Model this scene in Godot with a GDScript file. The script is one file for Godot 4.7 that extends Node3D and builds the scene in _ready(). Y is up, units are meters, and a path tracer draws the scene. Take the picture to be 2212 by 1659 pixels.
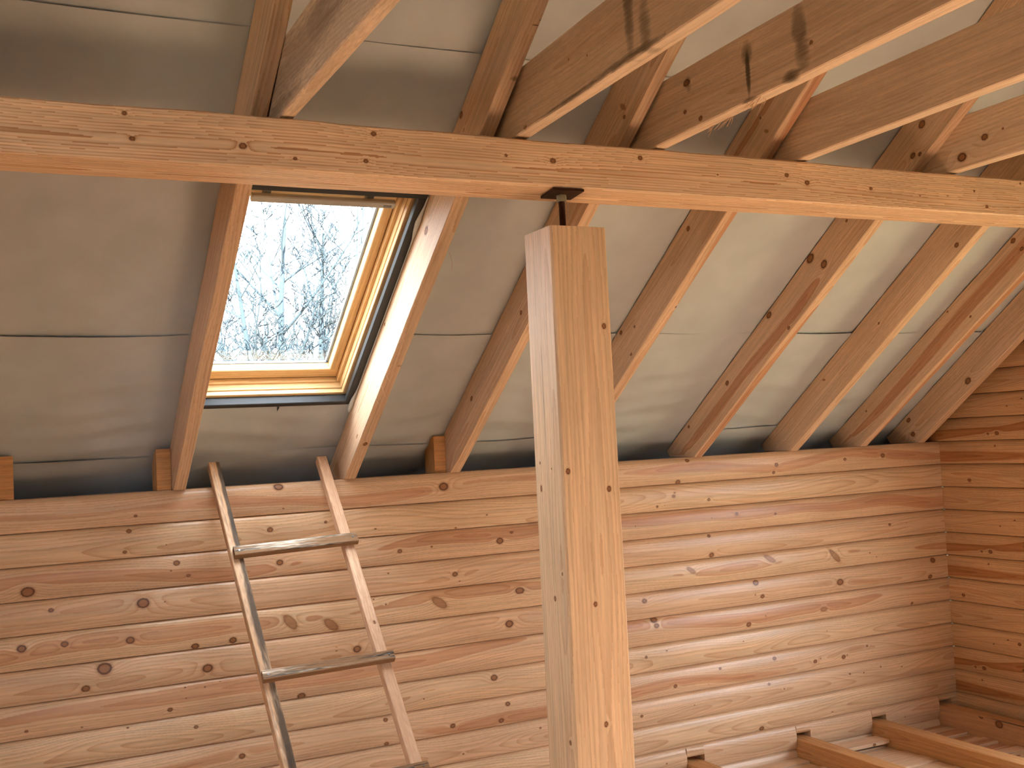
extends Node3D
# Timber attic under construction: log knee wall, rafters, collar joists, a tie beam on a screw jack post, a roof window and a ladder.
# x runs along the back wall to the right, y is up, z comes towards the camera; metres. y = 0 is about the top of the floor joists.

const PITCH := 0.615887593
const WALL_Z := -5.2
const WALL_X := 5.61
const PLATE_Y := 1.655
const LOG_H := 0.1453
const RIDGE_Z := -1.2
var up_slope := Vector3(0, sin(PITCH), cos(PITCH))
var out_slope := Vector3(0, cos(PITCH), -sin(PITCH))
var rng := RandomNumberGenerator.new()
var M := {}

# knots of the back wall's logs, from the top log down: place along the wall, distance below the log's top, radius
const KNOTS := {
	0: [[0.65, 0.109, 0.006], [2.14, 0.072, 0.02], [1.3, 0.018, 0.019], [3.57, 0.141, 0.012], [4.27, 0.081, 0.011], [4.25, 0.126, 0.008], [3.64, 0.02, 0.01], [5.11, 0.07, 0.012], [4.8, 0.077, 0.008]],
	1: [[0.62, 0.028, 0.008], [0.6, 0.12, 0.007], [1.25, 0.073, 0.01], [1.52, 0.058, 0.006], [1.77, 0.112, 0.004], [2.2, 0.143, 0.004], [3.53, 0.071, 0.008], [3.77, 0.106, 0.008], [3.42, 0.122, 0.006]],
	2: [[0.82, 0.043, 0.011], [0.87, 0.105, 0.006], [0.2, 0.108, 0.02], [1.29, 0.085, 0.013], [1.89, 0.086, 0.009], [2.44, 0.082, 0.015], [2.51, 0.043, 0.006], [3.96, 0.056, 0.009], [4.24, 0.077, 0.007]],
	3: [[0.29, 0.05, 0.008], [0.67, 0.063, 0.021], [2.18, 0.082, 0.011], [3.76, 0.021, 0.009], [3.77, 0.131, 0.014], [5.13, 0.065, 0.008]],
	4: [[0.17, 0.054, 0.016], [0.34, 0.056, 0.012], [0.61, 0.073, 0.014], [0.89, 0.136, 0.014], [1.06, 0.129, 0.014], [1.33, 0.079, 0.02, 2.2, 0.9], [1.53, 0.118, 0.02, 2.2, 0.7], [2.09, 0.071, 0.02, 2.2, 0.6], [2.54, 0.057, 0.015, 1.5], [4.18, 0.044, 0.015, 2.8, 0.5], [3.62, 0.057, 0.013, 2.5, 0.6], [4.67, 0.07, 0.017, 3.2, 0.8]],
	5: [[0.5, 0.039, 0.024], [0.94, 0.096, 0.018], [0.42, 0.113, 0.013], [2.47, 0.074, 0.018], [1.65, 0.099, 0.017], [3.3, 0.049, 0.013], [4.07, 0.027, 0.015], [4.7, 0.088, 0.017], [5.48, 0.029, 0.015], [5.45, 0.13, 0.012], [4.11, 0.11, 0.011]],
	6: [[0.77, 0.111, 0.009], [0.18, 0.113, 0.006], [0.4, 0.131, 0.004], [1.37, 0.141, 0.014], [3.36, 0.011, 0.018], [3.37, 0.046, 0.012], [4.0, 0.115, 0.013], [4.56, 0.091, 0.013, 2.0], [5.28, 0.135, 0.008]],
	7: [[0.88, 0.059, 0.007], [2.37, 0.046, 0.013], [3.29, 0.063, 0.006]],
	8: [[1.08, 0.077, 0.012], [2.44, 0.043, 0.011], [2.4, 0.123, 0.011], [2.13, 0.106, 0.011], [1.78, 0.022, 0.009], [1.78, 0.139, 0.009], [3.47, 0.1, 0.01], [4.17, 0.04, 0.009], [4.47, 0.098, 0.011], [4.69, 0.1, 0.012], [3.78, 0.045, 0.007], [4.88, 0.058, 0.006]],
	9: [[2.62, 0.049, 0.005], [2.18, 0.108, 0.004], [3.24, 0.084, 0.007], [4.12, 0.036, 0.007], [4.73, 0.061, 0.005], [4.84, 0.069, 0.004], [4.98, 0.052, 0.004], [5.15, 0.073, 0.004]],
	10: [[4.05, 0.136, 0.013], [2.9, 0.06, 0.008]],
}


func _ready() -> void:
	rng.seed = 71
	# --- camera, sky, sun, exposure
	var cam := Camera3D.new()
	cam.name = "camera"
	cam.position = Vector3(0, 1.81, 0)
	cam.rotation = Vector3(0.0498149619, -0.457098074, -0.0504489604)
	cam.fov = rad_to_deg(2.0 * atan(829.5 / 2382.68585))
	cam.near = 0.05
	cam.far = 300.0
	add_child(cam)
	cam.current = true
	var sky_mat := ProceduralSkyMaterial.new()
	sky_mat.sky_top_color = Color(9.0, 10.2, 11.6).linear_to_srgb()
	sky_mat.sky_horizon_color = Color(3.5, 3.85, 4.25).linear_to_srgb()
	sky_mat.sky_curve = 0.45
	sky_mat.sky_energy_multiplier = 1.0
	sky_mat.ground_bottom_color = Color(0.45, 0.42, 0.36)
	sky_mat.ground_horizon_color = Color(0.6, 0.6, 0.58)
	sky_mat.sun_angle_max = 1.0
	var sky := Sky.new()
	sky.sky_material = sky_mat
	var env := Environment.new()
	env.background_mode = Environment.BG_SKY
	env.sky = sky
	env.tonemap_mode = Environment.TONE_MAPPER_LINEAR
	env.tonemap_exposure = 2.3
	env.sdfgi_enabled = true
	env.ssao_enabled = true
	env.ssil_enabled = true
	var we := WorldEnvironment.new()
	we.name = "world_environment"
	we.environment = env
	add_child(we)
	var sun := DirectionalLight3D.new()
	sun.name = "sun"
	sun.light_color = Color(1.0, 0.96, 0.90)
	sun.light_energy = 19.0
	sun.light_angular_distance = 0.6
	sun.shadow_enabled = true
	add_child(sun)
	sun.look_at_from_position(Vector3.ZERO, -Vector3(-0.30, 0.50, 0.80), Vector3.UP)

	make_materials()
	make_outdoors()
	make_shell()
	make_back_wall()
	make_right_wall()
	make_floor()
	make_ceiling()
	make_window()
	make_rafters()
	make_blocks()
	make_collar_joists()
	make_tie_beam()
	make_post()
	make_ladder()


# ------------------------------------------------------------------ helpers
func roof(x: float, u: float, n: float) -> Vector3:
	return Vector3(x, 1.654, WALL_Z) + up_slope * u + out_slope * n


func numbered(called: String) -> String:
	if not has_node(NodePath(called)):
		return called
	var k := 1
	while has_node(NodePath("%s_%03d" % [called, k])):
		k += 1
	return "%s_%03d" % [called, k]


func thing(called: String, label: String, category: String, at := Vector3.ZERO, group := "") -> Node3D:
	var o := Node3D.new()
	o.name = numbered(called)
	o.position = at
	tag(o, label, category, group)
	add_child(o, true)
	return o


func structure(called: String, label: String, category: String) -> Node3D:
	var o := thing(called, label, category)
	o.set_meta("kind", "structure")
	return o


func tag(o: Node, label: String, category: String, group := "") -> void:
	o.set_meta("label", label)
	o.set_meta("category", category)
	if group:
		o.set_meta("group", group)


func begin() -> SurfaceTool:
	var st := SurfaceTool.new()
	st.begin(Mesh.PRIMITIVE_TRIANGLES)
	return st


# the shape of st as one named mesh under parent; st is in world axes, so parts are shifted back by the parent's place
func part(called: String, st: SurfaceTool, m: Material, parent: Node3D, label := "") -> MeshInstance3D:
	st.generate_normals()
	var o := MeshInstance3D.new()
	var base := called
	var nm := called
	var k := 1
	while parent.has_node(NodePath(nm)):
		nm = "%s_%03d" % [base, k]
		k += 1
	o.name = nm
	o.mesh = st.commit()
	o.material_override = m
	var at := Vector3.ZERO
	var p: Node = parent
	while p is Node3D and p != self:
		at += (p as Node3D).position
		p = p.get_parent()
	o.position = -at
	if label:
		o.set_meta("label", label)
	parent.add_child(o, true)
	return o


func tri(st: SurfaceTool, a: Vector3, b: Vector3, c: Vector3, ua: Vector2, ub: Vector2, uc: Vector2, outward: Vector3) -> void:
	if (c - a).cross(b - a).dot(outward) < 0.0:
		var t := b
		b = c
		c = t
		var tu := ub
		ub = uc
		uc = tu
	st.set_uv(ua)
	st.add_vertex(a)
	st.set_uv(ub)
	st.add_vertex(b)
	st.set_uv(uc)
	st.add_vertex(c)


# joins closed rings of points; us: place of each ring along the grain, in metres; L, H: size of the texture in metres; smooth: edges drawn rounded
func loft(st: SurfaceTool, rings: Array, us: Array, L: float, H: float, v0 := 0.0, smooth := 0, caps := true) -> void:
	var m: int = rings[0].size()
	var mid: PackedVector3Array = rings[rings.size() / 2]
	var vs := PackedFloat32Array([v0])
	for j in m:
		vs.append(vs[j] + mid[j].distance_to(mid[(j + 1) % m]))
	for i in rings.size() - 1:
		var r0: PackedVector3Array = rings[i]
		var r1: PackedVector3Array = rings[i + 1]
		var c := Vector3.ZERO
		for p in r0:
			c += p
		for p in r1:
			c += p
		c /= 2.0 * m
		for j in m:
			var k := (j + 1) % m
			var a := r0[j]
			var b := r0[k]
			var d := r1[j]
			var e := r1[k]
			var outward := (a + b + d + e) / 4.0 - c
			st.set_smooth_group(1 if j < smooth else -1)
			var ua := Vector2(us[i] / L, vs[j] / H)
			var ub := Vector2(us[i] / L, vs[j + 1] / H)
			var ud := Vector2(us[i + 1] / L, vs[j] / H)
			var ue := Vector2(us[i + 1] / L, vs[j + 1] / H)
			tri(st, a, b, e, ua, ub, ue, outward)
			tri(st, a, e, d, ua, ue, ud, outward)
	if caps:
		for end in [0, rings.size() - 1]:
			var r: PackedVector3Array = rings[end]
			var other: PackedVector3Array = rings[1 if end == 0 else end - 1]
			var c := Vector3.ZERO
			for p in r:
				c += p
			c /= m
			var outward: Vector3 = c - other[0] - (r[0] - other[0]) * 0.0
			outward = r[0] - other[0]
			st.set_smooth_group(-1)
			for j in m:
				var k := (j + 1) % m
				var u: float = us[end] / L
				tri(st, c, r[j], r[k], Vector2(u + 0.004, v0 / H + 0.01), Vector2(u, vs[j] / H), Vector2(u, vs[j + 1] / H), outward)


# chamfered rectangle: down the first side, along the bottom, up the second side, back along the top
func ring2(x0: float, x1: float, y0: float, y1: float, c: float) -> PackedVector2Array:
	return PackedVector2Array([Vector2(x0, y1 - c), Vector2(x0, y0 + c), Vector2(x0 + c, y0), Vector2(x1 - c, y0), Vector2(x1, y0 + c), Vector2(x1, y1 - c), Vector2(x1 - c, y1), Vector2(x0 + c, y1)])


func box(st: SurfaceTool, a: Vector3, b: Vector3, c := 0.002, along := 0, L := 2.0, H := 0.5, u0 := 0.0, v0 := 0.0) -> void:
	# along: the axis of the grain
	var lo := a.min(b)
	var hi := a.max(b)
	var i := along
	var j := (along + 1) % 3
	var k := (along + 2) % 3
	var rings := []
	var us := []
	for t in [lo[i], hi[i]]:
		var r := PackedVector3Array()
		for p in ring2(lo[j], hi[j], lo[k], hi[k], c):
			var q := Vector3.ZERO
			q[i] = t
			q[j] = p.x
			q[k] = p.y
			r.append(q)
		rings.append(r)
		us.append(t - lo[i] + u0)
	loft(st, rings, us, L, H, v0)


# a bar between two slope heights, from one x to another, in the axes of the roof (x, u, n)
func roof_box(st: SurfaceTool, x0: float, x1: float, u0: float, u1: float, n0: float, n1: float, c := 0.0015, grain_u := true) -> void:
	var rings := []
	var us := []
	if grain_u:
		for u in [u0, u1]:
			var r := PackedVector3Array()
			for p in ring2(x0, x1, n0, n1, c):
				r.append(roof(p.x, u, p.y))
			rings.append(r)
			us.append(u - u0 + x0)
	else:
		for x in [x0, x1]:
			var r := PackedVector3Array()
			for p in ring2(u0, u1, n0, n1, c):
				r.append(roof(x, p.x, p.y))
			rings.append(r)
			us.append(x - x0 + u0)
	loft(st, rings, us, 1.3, 0.3, u0 * 0.37)


func tube(st: SurfaceTool, pts: PackedVector3Array, rad: PackedFloat32Array, sides := 5) -> void:
	var rings := []
	var us := []
	var run := 0.0
	for i in pts.size():
		var d := (pts[mini(i + 1, pts.size() - 1)] - pts[maxi(i - 1, 0)]).normalized()
		var a := d.cross(Vector3(0.31, 0.13, 0.94)).normalized()
		var b := d.cross(a)
		var r := PackedVector3Array()
		for k in sides:
			var f := TAU * k / sides
			r.append(pts[i] + (a * cos(f) + b * sin(f)) * rad[i])
		rings.append(r)
		if i > 0:
			run += pts[i].distance_to(pts[i - 1])
		us.append(run)
	loft(st, rings, us, 1.0, 0.3, 0.0, sides, false)


# ------------------------------------------------------------------ materials
func stretched(sd: int, w: int, h: int, cells_u: float, cells_v: float) -> PackedByteArray:
	var n := FastNoiseLite.new()
	n.seed = sd
	n.noise_type = FastNoiseLite.TYPE_SIMPLEX_SMOOTH
	n.frequency = 0.2
	n.fractal_octaves = 3
	var im := n.get_image(maxi(4, int(cells_u * 5.0)), maxi(4, int(cells_v * 5.0)))
	im.resize(w, h, Image.INTERPOLATE_CUBIC)
	im.convert(Image.FORMAT_L8)
	return im.get_data()


# A sawn face of pine: growth rings cut at a slant, red heartwood, knots and stains. faces: [from, to, pith across, pith depth, ring width, heart radius]
func wood(sd: int, L: float, H: float, W: int, Hp: int, faces: Array, knots: Array = [], marks: Array = [], o: Dictionary = {}) -> ImageTexture:
	var warp := stretched(sd, W, Hp, L * 1.3, H * 9.0)
	var streak := stretched(sd + 1, W, Hp, L * 1.6, H * 60.0)
	var fine := stretched(sd + 2, W, Hp, minf(L * 14.0, W / 5.0), minf(H * 260.0, Hp / 5.0 * 1.6))
	var n1 := FastNoiseLite.new()
	n1.seed = sd + 3
	n1.frequency = 1.0
	n1.fractal_octaves = 2
	var wander: float = o.get("wander", 0.03)
	var contrast: float = o.get("contrast", 0.6)
	var grey: float = o.get("grey", 0.0)
	var grey_v: float = o.get("grey_v", -1.0)
	var light: Color = o.get("light", Color(0.865, 0.745, 0.615))
	var late: Color = o.get("late", Color(0.745, 0.56, 0.415))
	var heart_tone: Color = o.get("heart", Color(0.90, 0.80, 0.74))
	var data := PackedByteArray()
	data.resize(W * Hp * 3)
	var ca := PackedFloat32Array()
	var cb := PackedFloat32Array()
	ca.resize(W)
	cb.resize(W)
	var active := []
	active.resize(W)
	for x in W:
		var u := (x + 0.5) / W * L
		ca[x] = n1.get_noise_2d(u * 0.55, 3.0) * wander * 1.3
		cb[x] = n1.get_noise_2d(u * 0.5, 40.0) * 0.8
		var near := []
		for k in knots:
			var el: float = k[3] if k.size() > 3 else 1.25
			if absf(u - k[0]) < k[2] * maxf(9.0, el + 1.5):
				near.append(k)
		active[x] = near
	var ppm := W / L
	var ppv := Hp / H
	for y in Hp:
		var v := (y + 0.5) / Hp * H
		var f: Array = faces[faces.size() - 1]
		for g in faces:
			if v >= g[0] and v < g[1]:
				f = g
				break
		var pv: float = f[2]
		var ph: float = f[3]
		var ring: float = f[4]
		var hr: float = f[5]
		for x in W:
			var i := y * W + x
			var dv := v - pv - ca[x]
			var hh: float = ph * maxf(0.1, 1.0 + cb[x])
			var wv := (warp[i] - 128) / 128.0
			var r := sqrt(dv * dv + hh * hh) + wv * 0.0035
			var kr := 0.0
			var kg := 0.0
			var kb := 0.0
			var ka := 0.0
			for k in active[x]:
				var u := (x + 0.5) / W * L
				var du: float = u - k[0]
				var dk: float = v - k[1]
				var rk: float = k[2]
				var el: float = k[3] if k.size() > 3 else 1.25
				r += rk * 1.1 * exp(-du * du / (rk * rk * 10.0) - dk * dk / (rk * rk * 3.4))
				if k.size() > 4:
					var an: float = k[4]
					var t := du * cos(an) + dk * sin(an)
					dk = -du * sin(an) + dk * cos(an)
					du = t
				var q := sqrt(du * du / (rk * rk * el * el) + dk * dk / (rk * rk)) + wv * 0.15
				if q < 1.5:
					var a := clampf((1.5 - q) * 2.2, 0.0, 0.85)
					if q < 1.0:
						a = 0.95 if q > 0.72 else 0.85
					var rim := smoothstep(0.55, 0.9, q) * (1.0 - smoothstep(1.0, 1.25, q))
					var soft := 0.35 if el > 1.9 else 1.0
					if a > ka:
						ka = a * (1.0 if q < 1.0 else 0.35) * (0.55 + 0.45 * soft)
						kr = lerpf(0.54, 0.34, rim * soft)
						kg = lerpf(0.34, 0.19, rim * soft)
						kb = lerpf(0.19, 0.10, rim * soft)
			var fr := r / ring
			fr -= floorf(fr)
			var grad := absf(dv) / maxf(r, 0.001)
			var period := ring * ppv / maxf(grad, 0.12)
			var amt := 0.12 + fr * fr * fr * clampf((period - 1.5) / 3.0, 0.2, 1.0) * contrast
			var s := 1.0 + (streak[i] - 128) / 128.0 * 0.07 + (fine[i] - 128) / 128.0 * 0.03 + wv * 0.035
			var cr := lerpf(light.r, late.r, amt) * s
			var cg := lerpf(light.g, late.g, amt) * s
			var cbl := lerpf(light.b, late.b, amt) * s
			if r < hr:
				var h := clampf((hr - r) / 0.0025, 0.0, 1.0)
				cr *= lerpf(1.0, heart_tone.r, h)
				cg *= lerpf(1.0, heart_tone.g, h)
				cbl *= lerpf(1.0, heart_tone.b, h)
			if ka > 0.0:
				cr = lerpf(cr, kr, ka)
				cg = lerpf(cg, kg, ka)
				cbl = lerpf(cbl, kb, ka)
			if grey > 0.0 and v > grey_v:
				var g := clampf(grey * (0.25 + (streak[i] - 96) / 90.0 + wv * 0.8), 0.0, 0.92)
				var tone := 0.52 + (fine[i] - 128) / 128.0 * 0.4 + wv * 0.45
				cr = lerpf(cr, tone, g)
				cg = lerpf(cg, tone * 0.93, g)
				cbl = lerpf(cbl, tone * 0.84, g)
			data[i * 3] = clampi(int(cr * 255.0), 0, 255)
			data[i * 3 + 1] = clampi(int(cg * 255.0), 0, 255)
			data[i * 3 + 2] = clampi(int(cbl * 255.0), 0, 255)
	for k in marks:  # [u, v, half length, half width, strength]: dirt, water stains
		var x0 := maxi(0, int((k[0] - k[2]) * ppm))
		var x1 := mini(W - 1, int((k[0] + k[2]) * ppm))
		var y0 := maxi(0, int((k[1] - k[3]) * ppv))
		var y1 := mini(Hp - 1, int((k[1] + k[3]) * ppv))
		for y in range(y0, y1 + 1):
			for x in range(x0, x1 + 1):
				var i := y * W + x
				var du: float = ((x + 0.5) / ppm - k[0]) / k[2]
				var dv: float = ((y + 0.5) / ppv - k[1]) / k[3]
				var q := du * du + dv * dv + (fine[i] - 128) / 128.0 * 0.25 + (warp[i] - 128) / 128.0 * 0.6
				var a: float = clampf((1.0 - q) * 0.9, 0.0, 0.8) * k[4]
				data[i * 3] = int(lerpf(data[i * 3], 62, a))
				data[i * 3 + 1] = int(lerpf(data[i * 3 + 1], 50, a))
				data[i * 3 + 2] = int(lerpf(data[i * 3 + 2], 38, a))
	var im := Image.create_from_data(W, Hp, false, Image.FORMAT_RGB8, data)
	return ImageTexture.create_from_image(im)


func wood_mat(t: Texture2D, rough := 0.62, tint := Color.WHITE) -> StandardMaterial3D:
	var m := StandardMaterial3D.new()
	m.albedo_texture = t
	m.albedo_color = tint
	m.roughness = rough
	m.metallic_specular = 0.4
	return m


func plain(c: Color, rough := 0.6, metallic := 0.0) -> StandardMaterial3D:
	var m := StandardMaterial3D.new()
	m.albedo_color = c
	m.roughness = rough
	m.metallic = metallic
	m.metallic_specular = 0.4
	return m


# the four faces of a beam's girth, each cut from its own place in the tree
func girth(sd: int, a: float, b: float, ring := 0.009, heart := 0.0) -> Array:
	var r := RandomNumberGenerator.new()
	r.seed = sd
	var out := []
	var at := 0.0
	for w in [a, b, a, b]:
		out.append([at, at + w, at + w * r.randf_range(0.2, 0.8), r.randf_range(0.018, 0.05), ring * r.randf_range(0.8, 1.3), heart])
		at += w
	return out


func make_materials() -> void:
	M.lumber = wood_mat(wood(901, 2.6, 0.52, 1024, 176, girth(5, 0.2, 0.06), [[0.5, 0.1, 0.01], [1.4, 0.05, 0.012], [2.1, 0.14, 0.008], [1.9, 0.33, 0.01]]))
	M.floor_lumber = wood_mat(M.lumber.albedo_texture, 0.65, Color(0.95, 0.84, 0.68))
	M.board = wood_mat(wood(911, 2.6, 0.3, 768, 96, [[0.0, 0.12, 0.05, 0.03, 0.008, 0.0], [0.12, 0.3, 0.2, 0.04, 0.01, 0.05]], [[0.7, 0.05, 0.008], [1.9, 0.2, 0.01]]), 0.6)
	M.frame = wood_mat(wood(921, 1.3, 0.3, 512, 128, [[0.0, 0.3, 0.12, 0.06, 0.012, 0.0]], [], [], {"light": Color(0.93, 0.79, 0.58), "late": Color(0.87, 0.68, 0.44)}), 0.35)
	M.weathered = wood_mat(wood(931, 1.0, 0.16, 512, 96, [[0.0, 0.16, 0.05, 0.03, 0.008, 0.0]], [], [], {"grey": 0.8, "grey_v": 0.100, "light": Color(0.60, 0.45, 0.31), "late": Color(0.48, 0.35, 0.23)}), 0.8)
	M.rail = wood_mat(wood(941, 3.0, 0.2, 768, 64, [[0.0, 0.05, 0.02, 0.03, 0.008, 0.0], [0.05, 0.2, 0.12, 0.04, 0.01, 0.0]], [], [[0.15, 0.084, 0.3, 0.014, 1.0], [0.55, 0.080, 0.25, 0.016, 1.0], [0.9, 0.076, 0.3, 0.018, 1.0], [1.4, 0.074, 0.35, 0.02, 1.0], [2.0, 0.072, 0.5, 0.02, 0.9]], {"grey": 0.3, "light": Color(0.86, 0.69, 0.52)}), 0.75)
	M.rail_clean = wood_mat(wood(951, 3.0, 0.2, 768, 64, [[0.0, 0.05, 0.02, 0.03, 0.008, 0.0], [0.05, 0.2, 0.12, 0.04, 0.01, 0.0]], [[1.0, 0.07, 0.006]], [], {"grey": 0.12, "light": Color(0.84, 0.67, 0.53)}), 0.7)
	M.collar = plain(Color(0.21, 0.21, 0.205), 0.55)
	M.foam = plain(Color(0.86, 0.88, 0.85), 0.7)
	M.bar = plain(Color(0.72, 0.71, 0.67), 0.35, 0.2)
	M.fitting = plain(Color(0.42, 0.42, 0.40), 0.4, 0.5)
	M.print = plain(Color(0.52, 0.52, 0.51), 0.5)
	M.spacer = plain(Color(0.55, 0.62, 0.72), 0.3, 0.6)
	var g := StandardMaterial3D.new()
	g.albedo_color = Color(0.30, 0.38, 0.42, 0.05)
	g.transparency = BaseMaterial3D.TRANSPARENCY_ALPHA
	g.roughness = 0.02
	M.glass = g
	var rn := FastNoiseLite.new()
	rn.seed = 4
	rn.frequency = 0.03
	var rt := NoiseTexture2D.new()
	rt.noise = rn
	rt.width = 128
	rt.height = 128
	var ramp := Gradient.new()
	ramp.set_color(0, Color(0.10, 0.06, 0.04))
	ramp.set_color(1, Color(0.33, 0.17, 0.09))
	rt.color_ramp = ramp
	M.rust = plain(Color.WHITE, 0.6, 0.5)
	M.rust.albedo_texture = rt
	M.rust.uv1_triplanar = true
	M.rust.uv1_scale = Vector3(9, 9, 9)
	M.zinc = plain(Color(0.66, 0.64, 0.52), 0.45, 0.6)
	M.nail = plain(Color(0.5, 0.5, 0.5), 0.4, 0.8)
	# roof underlay: pale grey-beige felt
	var fnz := FastNoiseLite.new()
	fnz.seed = 12
	fnz.frequency = 0.012
	fnz.fractal_octaves = 4
	var ft := NoiseTexture2D.new()
	ft.noise = fnz
	ft.width = 512
	ft.height = 512
	ft.seamless = true
	var fg := Gradient.new()
	fg.set_color(0, Color(0.725, 0.745, 0.74))
	fg.set_color(1, Color(0.775, 0.795, 0.79))
	ft.color_ramp = fg
	M.felt = plain(Color.WHITE, 0.75)
	M.felt.albedo_texture = ft
	M.deck = plain(Color(0.35, 0.30, 0.25), 0.8)
	M.plaster = wood_mat(M.board.albedo_texture, 0.6, Color(0.86, 0.87, 0.90))
	M.plaster.uv1_triplanar = true
	M.plaster.uv1_scale = Vector3(0.6, 0.6, 0.6)
	M.bark = plain(Color(0.105, 0.165, 0.20), 0.95)
	M.grass = plain(Color(0.36, 0.33, 0.22), 0.95)


# ------------------------------------------------------------------ setting
func make_shell() -> void:
	var zf := 2.0 * RIDGE_Z - WALL_Z
	# wall opposite, behind the camera
	var w := structure("wall_front", "pine knee wall behind the viewer, opposite the log wall", "wall")
	var st := begin()
	box(st, Vector3(-2.75, -0.4, zf), Vector3(5.76, PLATE_Y, zf + 0.15), 0.002, 0)
	part("panelling", st, M.plaster, w)
	# left gable, boarded round a small unglazed opening up under the ridge
	w = structure("wall_left", "pine gable wall out of view on the left, with a small high opening", "wall")
	var ridge_y: float = roof(0, 0, 0.36).y + (RIDGE_Z - roof(0, 0, 0.36).z) * tan(PITCH)
	var o := LEFT_OPENING
	var slope := tan(PITCH)
	for poly in [
		[Vector2(-5.35, -0.4), Vector2(zf + 0.15, -0.4), Vector2(zf + 0.15, 1.985), Vector2(-5.35, 1.985)],
		[Vector2(-5.35, 1.985), Vector2(zf + 0.15, 1.985), Vector2(zf + 0.15 - (o[2] - 1.985) / slope, o[2]), Vector2(-5.35 + (o[2] - 1.985) / slope, o[2])],
		[Vector2(-5.35 + (o[2] - 1.985) / slope, o[2]), Vector2(o[0], o[2]), Vector2(o[0], ridge_y - (RIDGE_Z - o[0]) * slope)],
		[Vector2(o[1], o[2]), Vector2(zf + 0.15 - (o[2] - 1.985) / slope, o[2]), Vector2(o[1], ridge_y - (o[1] - RIDGE_Z) * slope)],
		[Vector2(o[0], o[3]), Vector2(o[1], o[3]), Vector2(o[1], ridge_y - (o[1] - RIDGE_Z) * slope), Vector2(RIDGE_Z, ridge_y), Vector2(o[0], ridge_y - (RIDGE_Z - o[0]) * slope)],
	]:
		var st2 := begin()
		var rings := []
		for x in [-2.75, -2.6]:
			var r := PackedVector3Array()
			for p in poly:
				r.append(Vector3(x, p.y, p.x))
			rings.append(r)
		loft(st2, rings, [0.0, 0.15], 2.6, 0.5)
		part("panelling", st2, M.plaster, w)
	# eaves that shut the roof's foot
	var t := structure("trim_1", "closed eaves behind the top of the log wall", "eaves")
	st = begin()
	box(st, Vector3(-3.0, 1.05, -5.98), Vector3(5.9, 1.62, -5.95), 0.002, 0)
	part("fascia", st, M.deck, t)
	st = begin()
	box(st, Vector3(-3.0, 1.05, -5.95), Vector3(5.9, 1.08, -5.30), 0.002, 0)
	part("soffit", st, M.deck, t)
	for x in [-2.7, 5.62]:
		st = begin()
		loft(st, [eave_end(x, false), eave_end(x + 0.04, false)], [0.0, 0.04], 2.0, 2.0)
		part("eaves_end", st, M.deck, t)
	t = structure("trim_2", "closed eaves behind the viewer", "eaves")
	st = begin()
	box(st, Vector3(-3.0, 1.05, zf + 0.75), Vector3(5.9, 1.62, zf + 0.78), 0.002, 0)
	part("fascia", st, M.deck, t)
	st = begin()
	box(st, Vector3(-3.0, 1.05, zf + 0.1), Vector3(5.9, 1.08, zf + 0.75), 0.002, 0)
	part("soffit", st, M.deck, t)
	for x in [-2.7, 5.62]:
		st = begin()
		loft(st, [eave_end(x, true), eave_end(x + 0.04, true)], [0.0, 0.04], 2.0, 2.0)
		part("eaves_end", st, M.deck, t)


func eave_end(x: float, far: bool) -> PackedVector3Array:
	var out := PackedVector3Array()
	for p in [Vector2(-5.96, 1.06), Vector2(-5.96, 1.545), Vector2(-5.28, 2.02), Vector2(-5.28, 1.06)]:
		out.append(Vector3(x, p.y, 2.0 * RIDGE_Z - p.x if far else p.x))
	return out


const LEFT_OPENING := [-2.3, -0.7, 2.3, 3.2]  # z from, z to, y from, y to


# outline of a log's end, room side first: depth towards the room and height; the top log has a planed bevel
func log_outline(y0: float, y1: float, top := false, depth := 0.15) -> PackedVector2Array:
	var p := PackedVector2Array()
	if top:
		p.append(Vector2(-0.016, y1))
		p.append(Vector2(0.004, y1 - 0.017))
	else:
		p.append(Vector2(-0.016, y1 - 0.0005))
		p.append(Vector2(-0.004, y1 - 0.006))
	for k in 9:
		var s := 1.0 - 2.0 * (k + 0.5) / 9.0
		var y := (y0 + y1) / 2.0 + s * (LOG_H / 2.0 - 0.012)
		if y < y0 + 0.004 or y > y1 - (0.03 if top else 0.007):
			continue
		p.append(Vector2(0.009 * (1.0 - s * s), y))
	p.append(Vector2(-0.003, y0 + 0.004))
	p.append(Vector2(-0.016, y0 + 0.0005))
	p.append(Vector2(-depth, y0))
	p.append(Vector2(-depth, y1))
	return p


func log_seg(st: SurfaceTool, outline: PackedVector2Array, x0: float, x1: float, L: float, H: float, top := false) -> void:
	var rings := []
	for x in [x0, x1]:
		var r := PackedVector3Array()
		for p in outline:
			r.append(Vector3(x, p.y, WALL_Z + p.x - 0.004))
		rings.append(r)
	loft(st, rings, [x0 - 0.05, x1 - 0.05], L, H, 0.0, outline.size() - 4)


const SOCKETS := [[1.855, 1.972, -0.02], [2.70, 2.81, -0.02], [3.52, 3.637, -0.006], [4.295, 4.40, -0.002], [4.882, 4.995, 0.0], [5.447, 5.552, 0.020]]


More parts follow.
